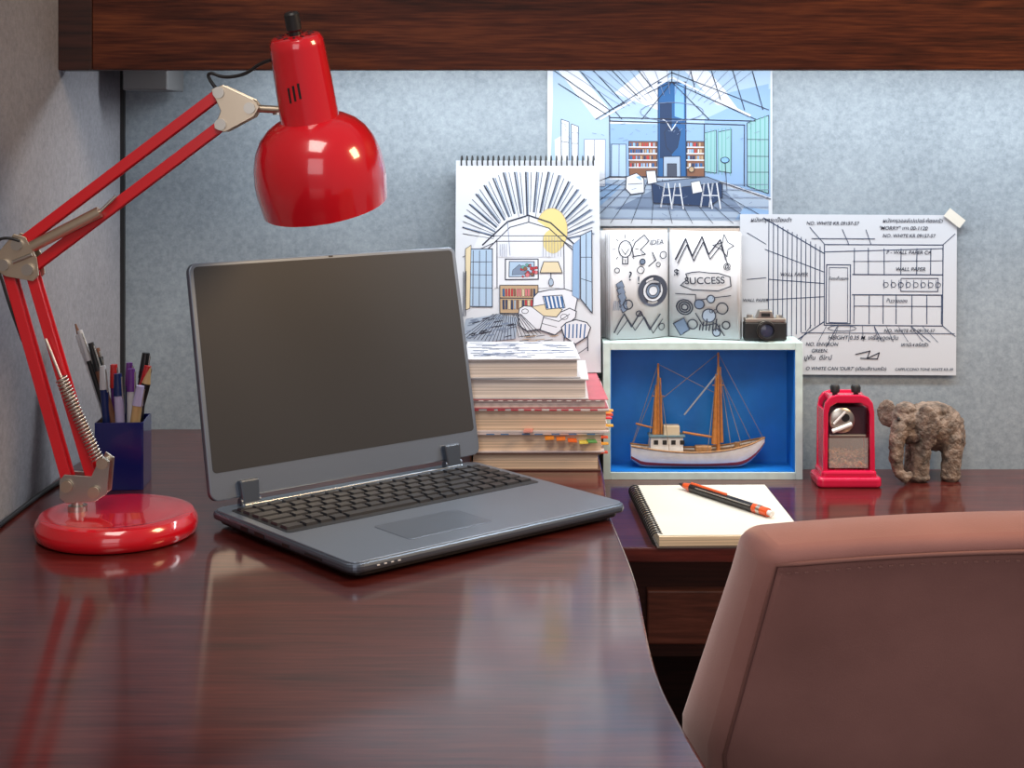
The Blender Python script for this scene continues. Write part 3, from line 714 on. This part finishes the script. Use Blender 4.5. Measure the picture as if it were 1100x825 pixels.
for k in range(5):
    S.poly([(663+k,300+k*6),(669+k,296+k*6),(672+k,303+k*6),(666+k,307+k*6)],.8,'ink','grey')
S.line([(661,352),(666,342),(672,332),(680,346),(690,330),(700,350),(706,342),(712,334)],1.3,'ink');S.line([(664,354),(676,338),(684,350),(694,336),(704,354),(715,340)],.8,'ink')
S.txt("IDEA",700,258,7.5,'ink',0,.1);S.txt("?",676,296,14,'ink');S.txt("!",686,300,12,'ink')
for x,y in ((716,270),(710,280),(690,285),(664,285),(714,348)): S.circ(x,y,random.uniform(2,4),.8,'ink')
S.line([(703,266),(707,275),(699,281)],1.1,'ink');S.circ(692,276,3,1,'ink','grey')
for k in range(8): S.line([(661+k*2,318),(660+k*2,328)],.6,'grey')
S.circ(676,322,5,1.1,'ink');S.circ(688,332,3,1,'ink')
S.done()
S=Sheet('doodles_right',g,722,243,US,(0,0,Hs),warp=wr,lw=1.15)
S.line([(733,303),(736,299),(740,296),(738,290),(745,288),(752,287),(762,288),(772,288),(784,292),(785,302),(772,307),(758,307),(745,307),(733,303)],.9,'ink')
S.txt("SUCCESS",737,301,10.5,'ink',math.radians(3))
S.line([(728,275),(733,263),(738,252),(745,270),(750,259),(755,249),(762,268),(768,260),(774,252),(780,274)],1.2,'ink');S.line([(730,279),(739,258),(746,275),(756,255),(763,273),(775,258),(782,279)],.9,'ink')
for k in range(3): S.circ(737,326,8-2.4*k,1.2,'ink')
for x,y,r in ((752,322,5),(764,316,4),(776,326,6),(762,334,7),(745,344,5),(780,344,4),(770,352,4)): S.circ(x,y,r,1.1,'ink',fill=random.choice([None,'lgrey','grey']))
S.poly([(726,345),(736,338),(742,350),(733,357)],1.0,'ink','grey')
S.line([(728,312),(738,312),(748,312),(748,318),(766,315),(785,312)],.8,'ink');S.line([(748,332),(756,345),(770,342),(778,355)],1.0,'ink')
for k in range(7): S.line([(752+k*3.4,350),(753+k*3.4,344-k%3*3)],1.2,'ink')
S.poly([(766,258),(776,255),(778,246),(782,255),(788,258),(782,262),(781,270),(775,262)],.8,'ink')
S.txt("$",726,293,11,'ink');S.txt("@",777,283,8,'ink');S.txt("GO",762,331,6,'ink')
S.done()

g=group('miniature_camera',(.348,2.052,BT))
box('body',(0,0,.0135),(.058,.018,.025),black,g,bevel=.002)
box('top_plate',(0,0,.0285),(.056,.017,.006),steel,g,bevel=.0015)
prism('prism_hump',[(-.013,.030),(.013,.030),(.008,.042),(-.008,.042)],-.008,.008,steel,g,rot=(PI/2,0,0),bevel=.0012)
box('name_plate',(0,-.0085,.036),(.012,.001,.005),black,g)
rod('shutter_dial',(.020,0,.031),(.020,0,.035),.0045,steel,g);rod('rewind_knob',(-.020,0,.031),(-.020,0,.0355),.0045,steel,g)
lathe('lens',[(0,0),(.0125,0),(.0125,.004),(.0115,.005),(.0115,.010),(.0125,.0105),(.0125,.013),(.0100,.013),(.0085,.009),(0,.009)],black,g,loc=(0,-.009,.0155),rot=(PI/2,0,0),seg=32)
lathe('lens_ring',[(.0126,.0035),(.0130,.0035),(.0130,.0055),(.0126,.0055)],steel,g,loc=(0,-.009,.0155),rot=(PI/2,0,0),seg=32)
lathe('lens_glass',[(0,.0105),(.004,.0102),(.0085,.009)],mat('lens_glass',(.05,.06,.12),.05),g,loc=(0,-.009,.0155),rot=(PI/2,0,0),seg=32)

# ---------------------------------------------------------------- pencil sharpener
g=group('pencil_sharpener',(.4500,2.010,LOW))
mag=mat('crimson_plastic',(.60,.008,.055),.2,Coat_Weight=.7)
prism('base',rrect(.086,.058,.008),0,.014,mag,g,bevel=.004,seg=3)
prism('base_step',rrect(.074,.050,.006),.012,.022,mag,g,bevel=.003)
fr=[(-.035,.018),(-.034,.100),(-.032,.112),(-.026,.120),(-.016,.123),(.016,.123),(.026,.120),(.032,.112),(.034,.100),(.035,.018),(.0285,.018),(.0275,.098),(.025,.107),(.016,.112),(-.016,.112),(-.025,.107),(-.0275,.098),(-.0285,.018)]
prism('frame_front',fr,.0,.006,mag,g,loc=(0,-.016,0),rot=(PI/2,0,0),bevel=.0015)
prism('frame_back',fr,.0,.006,mag,g,loc=(0,.024,0),rot=(PI/2,0,0),bevel=.0015)
box('side_l',(-.0315,.001,.060),(.004,.040,.085),mag,g,bevel=.001);box('side_r',(.0315,.001,.060),(.004,.040,.085),mag,g,bevel=.001)
box('back_plate',(0,.019,.066),(.054,.002,.092),mat('dark_maroon',(.16,.04,.05),.4),g)
box('cover_top',(0,.001,.1165),(.050,.036,.008),mag,g,bevel=.002)
box('blade_housing',(0,.002,.086),(.052,.026,.040),mat('housing_dark',(.05,.02,.03),.3),g,bevel=.003)
lathe('crank_plate',[(0,0),(.0155,0),(.0170,.001),(.0170,.004),(.014,.006),(0,.0065)],steel,g,loc=(-.008,-.0115,.088),rot=(PI/2,0,0),seg=32)
lathe('pencil_hole',[(0,0),(.0055,0),(.0055,.0012),(0,.0012)],black,g,loc=(-.004,-.0175,.092),rot=(PI/2,0,0),seg=24)
rod('feed_arm',(-.022,-.0195,.074),(.004,-.0195,.084),.003,mat('white_plastic',(.8,.8,.8),.3),g)
rod('feed_arm_b',(-.020,-.0195,.084),(-.004,-.0195,.101),.0018,white,g)
box('silver_guide',(0,-.0125,.067),(.050,.006,.004),steel,g,bevel=.001)
glass=mat('clear_drawer',(.95,.92,.90),.06,Alpha=.16)
box('drawer_window',(0,-.018,.045),(.052,.0014,.040),glass,g)
box('drawer_back',(0,.014,.044),(.052,.0014,.040),mat('drawer_grey',(.30,.24,.24),.5),g)
v_=[]
for i in range(320): v_.append(((random.uniform(-.024,.024),random.uniform(-.0155,.012),.024+random.random()**1.3*.022),(random.uniform(.003,.008),random.uniform(.002,.006),random.uniform(.0006,.0014))))
boxes('shavings',v_,mat('pencil_shavings',(.36,.19,.11),.8,var=.6,vscale=140),g,tilt=True)
for x in (-.015,.013):
    lathe('knob',[(0,.118),(.0035,.118),(.0035,.123),(.0062,.124),(.0066,.131),(.0050,.134),(0,.134)],black,g,loc=(x,-.004,0),seg=20)

# ---------------------------------------------------------------- carved elephant
me=bpy.data.meshes.new('elephant_figurine'); bm=bmesh.new()
def ell(c,r,rot=(0,0,0)):
    M=Matrix.Translation([a*mm for a in c])@Euler([math.radians(a) for a in rot]).to_matrix().to_4x4()@Matrix.Diagonal((*[a*mm for a in r],1))
    bmesh.ops.create_uvsphere(bm,u_segments=20,v_segments=12,radius=1,matrix=M)
def chain(pts,rs,n=6):
    for i in range(len(pts)-1):
        for k in range(n+1):
            t=k/n; c=[pts[i][a]*(1-t)+pts[i+1][a]*t for a in range(3)]; r=rs[i]*(1-t)+rs[i+1]*t
            ell(c,(r,r,r))
ell((20,8,70),(37,27,33)); ell((2,2,78),(28,24,27)); ell((36,12,61),(22,25,29)); ell((14,4,94),(24,19,11))
ell((-27,-12,82),(20,19,21)); ell((-28,-14,99),(14,14,9)); ell((-22,-14,66),(15,16,15))
ell((-4,-37,82),(16,3.6,22),(0,0,-30)); ell((-2,-35,62),(10,3.4,15),(0,12,-30)); ell((-6,-36,99),(11,3.4,8),(0,0,-30)); ell((-14,-27,84),(5,6,13))
ell((-48,8,88),(15,4,19),(0,0,-42))
chain([(-38,-22,74),(-44,-28,56),(-46,-31,36),(-43,-33,18),(-35,-34,9),(-28,-33,13)],[12,10.5,9,7.5,6.5,4.5],8)
chain([(-6,-10,50),(-8,-14,30),(-10,-15,8)],[14,12,12]); chain([(-4,22,55),(-8,24,30),(-10,24,8)],[14,11,11])
chain([(38,-2,55),(36,-8,30),(34,-9,8)],[17,13,13]); chain([(44,26,55),(44,27,30),(43,27,8)],[15,11,11.5])
for xx,yy in ((-10,-15),(34,-9)):
    ell((xx,yy,6),(14,14,6))
chain([(54,14,78),(59,16,60),(58,15,42)],[4,3,3.5])
bm.to_mesh(me); bm.free()
el=bpy.data.objects.new('elephant_figurine',me); el.location=(.5625,2.035,LOW); scene.collection.objects.link(el)
md=el.modifiers.new('r','REMESH'); md.mode='VOXEL'; md.voxel_size=.0014; md.use_smooth_shade=True
tx=bpy.data.textures.new('carve','CLOUDS'); tx.noise_scale=.006; tx.noise_depth=4
md=el.modifiers.new('d','DISPLACE'); md.texture=tx; md.strength=.004; md.mid_level=.5; md.texture_coords='LOCAL'
me.materials.append(mat('carved_wood',(.165,.120,.092),.8,var=.75,vscale=80,bump=1.0,bscale=380))
for i,(x,y,z) in enumerate(((-41,-26,87),)):
    lathe('eye',[(0,-.0026),(.0018,-.0018),(.0026,0),(.0018,.0018),(0,.0026)],black,el,loc=(x*mm,y*mm,z*mm),seg=12)

# ---------------------------------------------------------------- spiral notebook + pen
g=group('spiral_notebook',(.247,1.822,LOW),(0,0,math.radians(2.0)))
W=.172;Hn=.245
box('cover',(0,0,.001),(W,Hn,.0018),mat('notebook_cover',(.12,.10,.09),.6),g)
box('pages',(.001,0,.0075),(W-.003,Hn-.003,.011),pages('notebook_page_edges',(.80,.68,.48)),g,bevel=.0004)
box('top_sheet',(.0015,.001,.0135),(W-.004,Hn-.005,.0006),mat('top_sheet',(.66,.63,.55),.85),g,rot=(0,0,math.radians(-.8)))
for i in range(24):
    y=-Hn/2+.010+(Hn-.02)*i/23
    pts=[(-W/2+.002+.0075*math.cos(a),y+.0008*math.sin(a),.0082+.0078*math.sin(a)) for a in [2*PI*k/14 for k in range(14)]]
    tube('coil_ring',pts,.0009,black,g,cyclic=True,res=1)
g=group('ballpoint_pen',(.263,1.850,LOW+.0195),(0,0,math.radians(-58)))
om=mat('orange_barrel',(.75,.10,.02),.3)
rod('barrel',(-.064,0,0),(.056,0,0),.0052,mat('pen_black',(.015,.015,.017),.25),g)
rod('collar_front',(-.064,0,0),(-.078,0,0),.0050,om,g,r2=.0035);rod('tip',(-.078,0,0),(-.088,0,0),.0035,black,g,r2=.001)
rod('ring_a',(.056,0,0),(.064,0,0),.0054,om,g);rod('ring_b',(.064,0,0),(.070,0,0),.0056,steel,g);rod('end_cap',(.070,0,0),(.082,0,0),.0052,om,g);rod('plunger',(.082,0,0),(.089,0,0),.0032,white,g)
rod('clip',(-.062,-.001,.0060),(.006,-.001,.0060),.0016,om,g)
rod('side_stripe',(-.050,-.0044,.0028),(.054,-.0044,.0028),.0007,steel,g)

# ---------------------------------------------------------------- chair
g=group('upholstered_chair',(0,0,0))
def suede():
    m=bpy.data.materials.new('suede'); m.use_nodes=True; nt=m.node_tree;b=nt.nodes['Principled BSDF']
    tc=nt.nodes.new('ShaderNodeTexCoord'); n=nt.nodes.new('ShaderNodeTexNoise'); n.inputs['Scale'].default_value=9; n.inputs['Detail'].default_value=7
    r=nt.nodes.new('ShaderNodeValToRGB'); r.color_ramp.elements[0].position=.3;r.color_ramp.elements[1].position=.75
    r.color_ramp.elements[0].color=(.27,.125,.108,1); r.color_ramp.elements[1].color=(.38,.18,.155,1)
    nt.links.new(tc.outputs['Object'],n.inputs['Vector']);nt.links.new(n.outputs['Fac'],r.inputs['Fac']);nt.links.new(r.outputs[0],b.inputs['Base Color'])
    b.inputs['Roughness'].default_value=.9; b.inputs['Sheen Weight'].default_value=.7; b.inputs['Sheen Roughness'].default_value=.35; b.inputs['Sheen Tint'].default_value=(1,.78,.74,1)
    b.inputs['Specular IOR Level'].default_value=.15
    n2=nt.nodes.new('ShaderNodeTexNoise'); n2.inputs['Scale'].default_value=900
    nt.links.new(tc.outputs['Object'],n2.inputs['Vector']); bp=nt.nodes.new('ShaderNodeBump'); bp.inputs['Strength'].default_value=.25; bp.inputs['Distance'].default_value=.0006
    nt.links.new(n2.outputs['Fac'],bp.inputs['Height']); nt.links.new(bp.outputs['Normal'],b.inputs['Normal'])
    return m
sm=suede()
CXc=.395
def left_x(z,w):
    k=max(0,min(1,(.868-z)/.19))
    xr=.182-.030*k; xf=.176-.044*k
    x=xr*(1-w)+xf*w-.006*math.sin(PI*w)
    if z<.69: x+=(.69-z)*.25
    return x
def bk(u,w,z):
    xl=left_x(z,w); half=CXc-xl; x=CXc+(2*u-1)*half
    bow=.028*(1-(2*u-1)**2)
    yr=1.055+.45*(.868-z)-bow
    th=.080
    y=yr+th*w
    zz=z+(.019*(1-(2*u-1)**2)*max(0,(z-.6)/.27))
    if z>.865: zz+=.004*math.sin(PI*w)
    return (x,y,zz)
NU,NZ,NJ=20,12,4; zb,zt=.46,.870
idx={};vs=[];fs=[]
def vid(i,j,k):
    if (i,j,k) not in idx:
        idx[(i,j,k)]=len(vs); vs.append(bk(i/NU,j/NJ,zb+(zt-zb)*k/NZ))
    return idx[(i,j,k)]
for i in range(NU):
    for k in range(NZ):
        fs.append((vid(i,0,k),vid(i+1,0,k),vid(i+1,0,k+1),vid(i,0,k+1)))
        fs.append((vid(i,NJ,k),vid(i,NJ,k+1),vid(i+1,NJ,k+1),vid(i+1,NJ,k)))
    for j in range(NJ):
        fs.append((vid(i,j,NZ),vid(i+1,j,NZ),vid(i+1,j+1,NZ),vid(i,j+1,NZ)))
        fs.append((vid(i,j,0),vid(i,j+1,0),vid(i+1,j+1,0),vid(i+1,j,0)))
for k in range(NZ):
    for j in range(NJ):
        fs.append((vid(0,j,k),vid(0,j,k+1),vid(0,j+1,k+1),vid(0,j+1,k)))
        fs.append((vid(NU,j,k),vid(NU,j+1,k),vid(NU,j+1,k+1),vid(NU,j,k+1)))
o=mesh('backrest',vs,fs,sm,g,bevel=.012,seg=5,angle=50)
for p in o.data.polygons: p.use_smooth=True
path=[]
for k in range(0,13):
    p=bk(0,0,zb+(zt-.009-zb)*k/12); path.append((p[0]+.007,p[1]-.0001,p[2]))
for i in range(1,20):
    p=bk(i/20,0,zt); path.append((p[0],p[1]-.0001,p[2]-.009))
for k in range(12,-1,-1):
    p=bk(1,0,zb+(zt-.009-zb)*k/12); path.append((p[0]-.007,p[1]-.0001,p[2]))
tube('seam_piping',path,.0017,mat('seam',(.20,.085,.07),.8),g,smooth=False)
its=[]
for i in range(len(path)-1):
    a=Vector(path[i]);b=Vector(path[i+1]);n=max(1,int((b-a).length/.006))
    for k in range(n):
        c=a.lerp(b,(k+.5)/n)
        c=c+Vector((.006 if i<12 else (-.006 if i>=31 else 0),-.0004,-.006 if 12<=i<31 else 0))
        its.append((tuple(c),(.003 if 12<=i<31 else .001,.001,.001 if 12<=i<31 else .003)))
boxes('stitching',its,mat('stitch',(.16,.07,.06),.8),g)
prism('seat',rrect(.46,.44,.05,cx=CXc,cy=1.435),.40,.475,sm,g,bevel=.02,seg=4)
for sx in (-.19,.19):
    for sy in (1.26,1.62): rod('chair_leg',(CXc+sx,sy,0),(CXc+sx*.95,sy,.41),.013,dark_wood,g,r2=.02)

# ---------------------------------------------------------------- camera & light
cam=bpy.data.cameras.new('camera'); co=bpy.data.objects.new('camera',cam); scene.collection.objects.link(co)
co.location=(0,0,1.17); co.rotation_euler=(PI/2,0,0)
cam.sensor_width=36; cam.lens=36*1600/1100; cam.shift_y=-(412.5-140)/1100
cam.clip_start=.02
scene.camera=co
def area(name,loc,target,sx,sy,power,col):
    l=bpy.data.lights.new(name,'AREA'); l.shape='RECTANGLE'; l.size=sx; l.size_y=sy; l.energy=power; l.color=col
    o=bpy.data.objects.new(name,l); o.location=loc
    o.rotation_euler=(Vector(target)-Vector(loc)).to_track_quat('-Z','Y').to_euler(); scene.collection.objects.link(o); return o
area('under_shelf_light',(.6,1.94,1.30),(.6,1.96,0),1.9,.05,10.5,(.92,.97,1.0))
area('ceiling_light',(-.35,.35,2.45),(0,1.5,.8),1.2,.8,27,(1.0,.92,.84))
area('warm_room_light',(1.15,1.25,1.75),(.4,1.08,.8),.4,.4,14,(1.0,.66,.36))
area('front_fill_light',(-.3,-1.2,1.5),(0,1.6,.9),1.6,1.2,12,(.98,.95,.97))  # unseen soft fill added behind the camera, no window there
w=bpy.data.worlds.new('room_ambient'); scene.world=w; w.use_nodes=True
w.node_tree.nodes['Background'].inputs[0].default_value=(.68,.66,.70,1); w.node_tree.nodes['Background'].inputs[1].default_value=.33
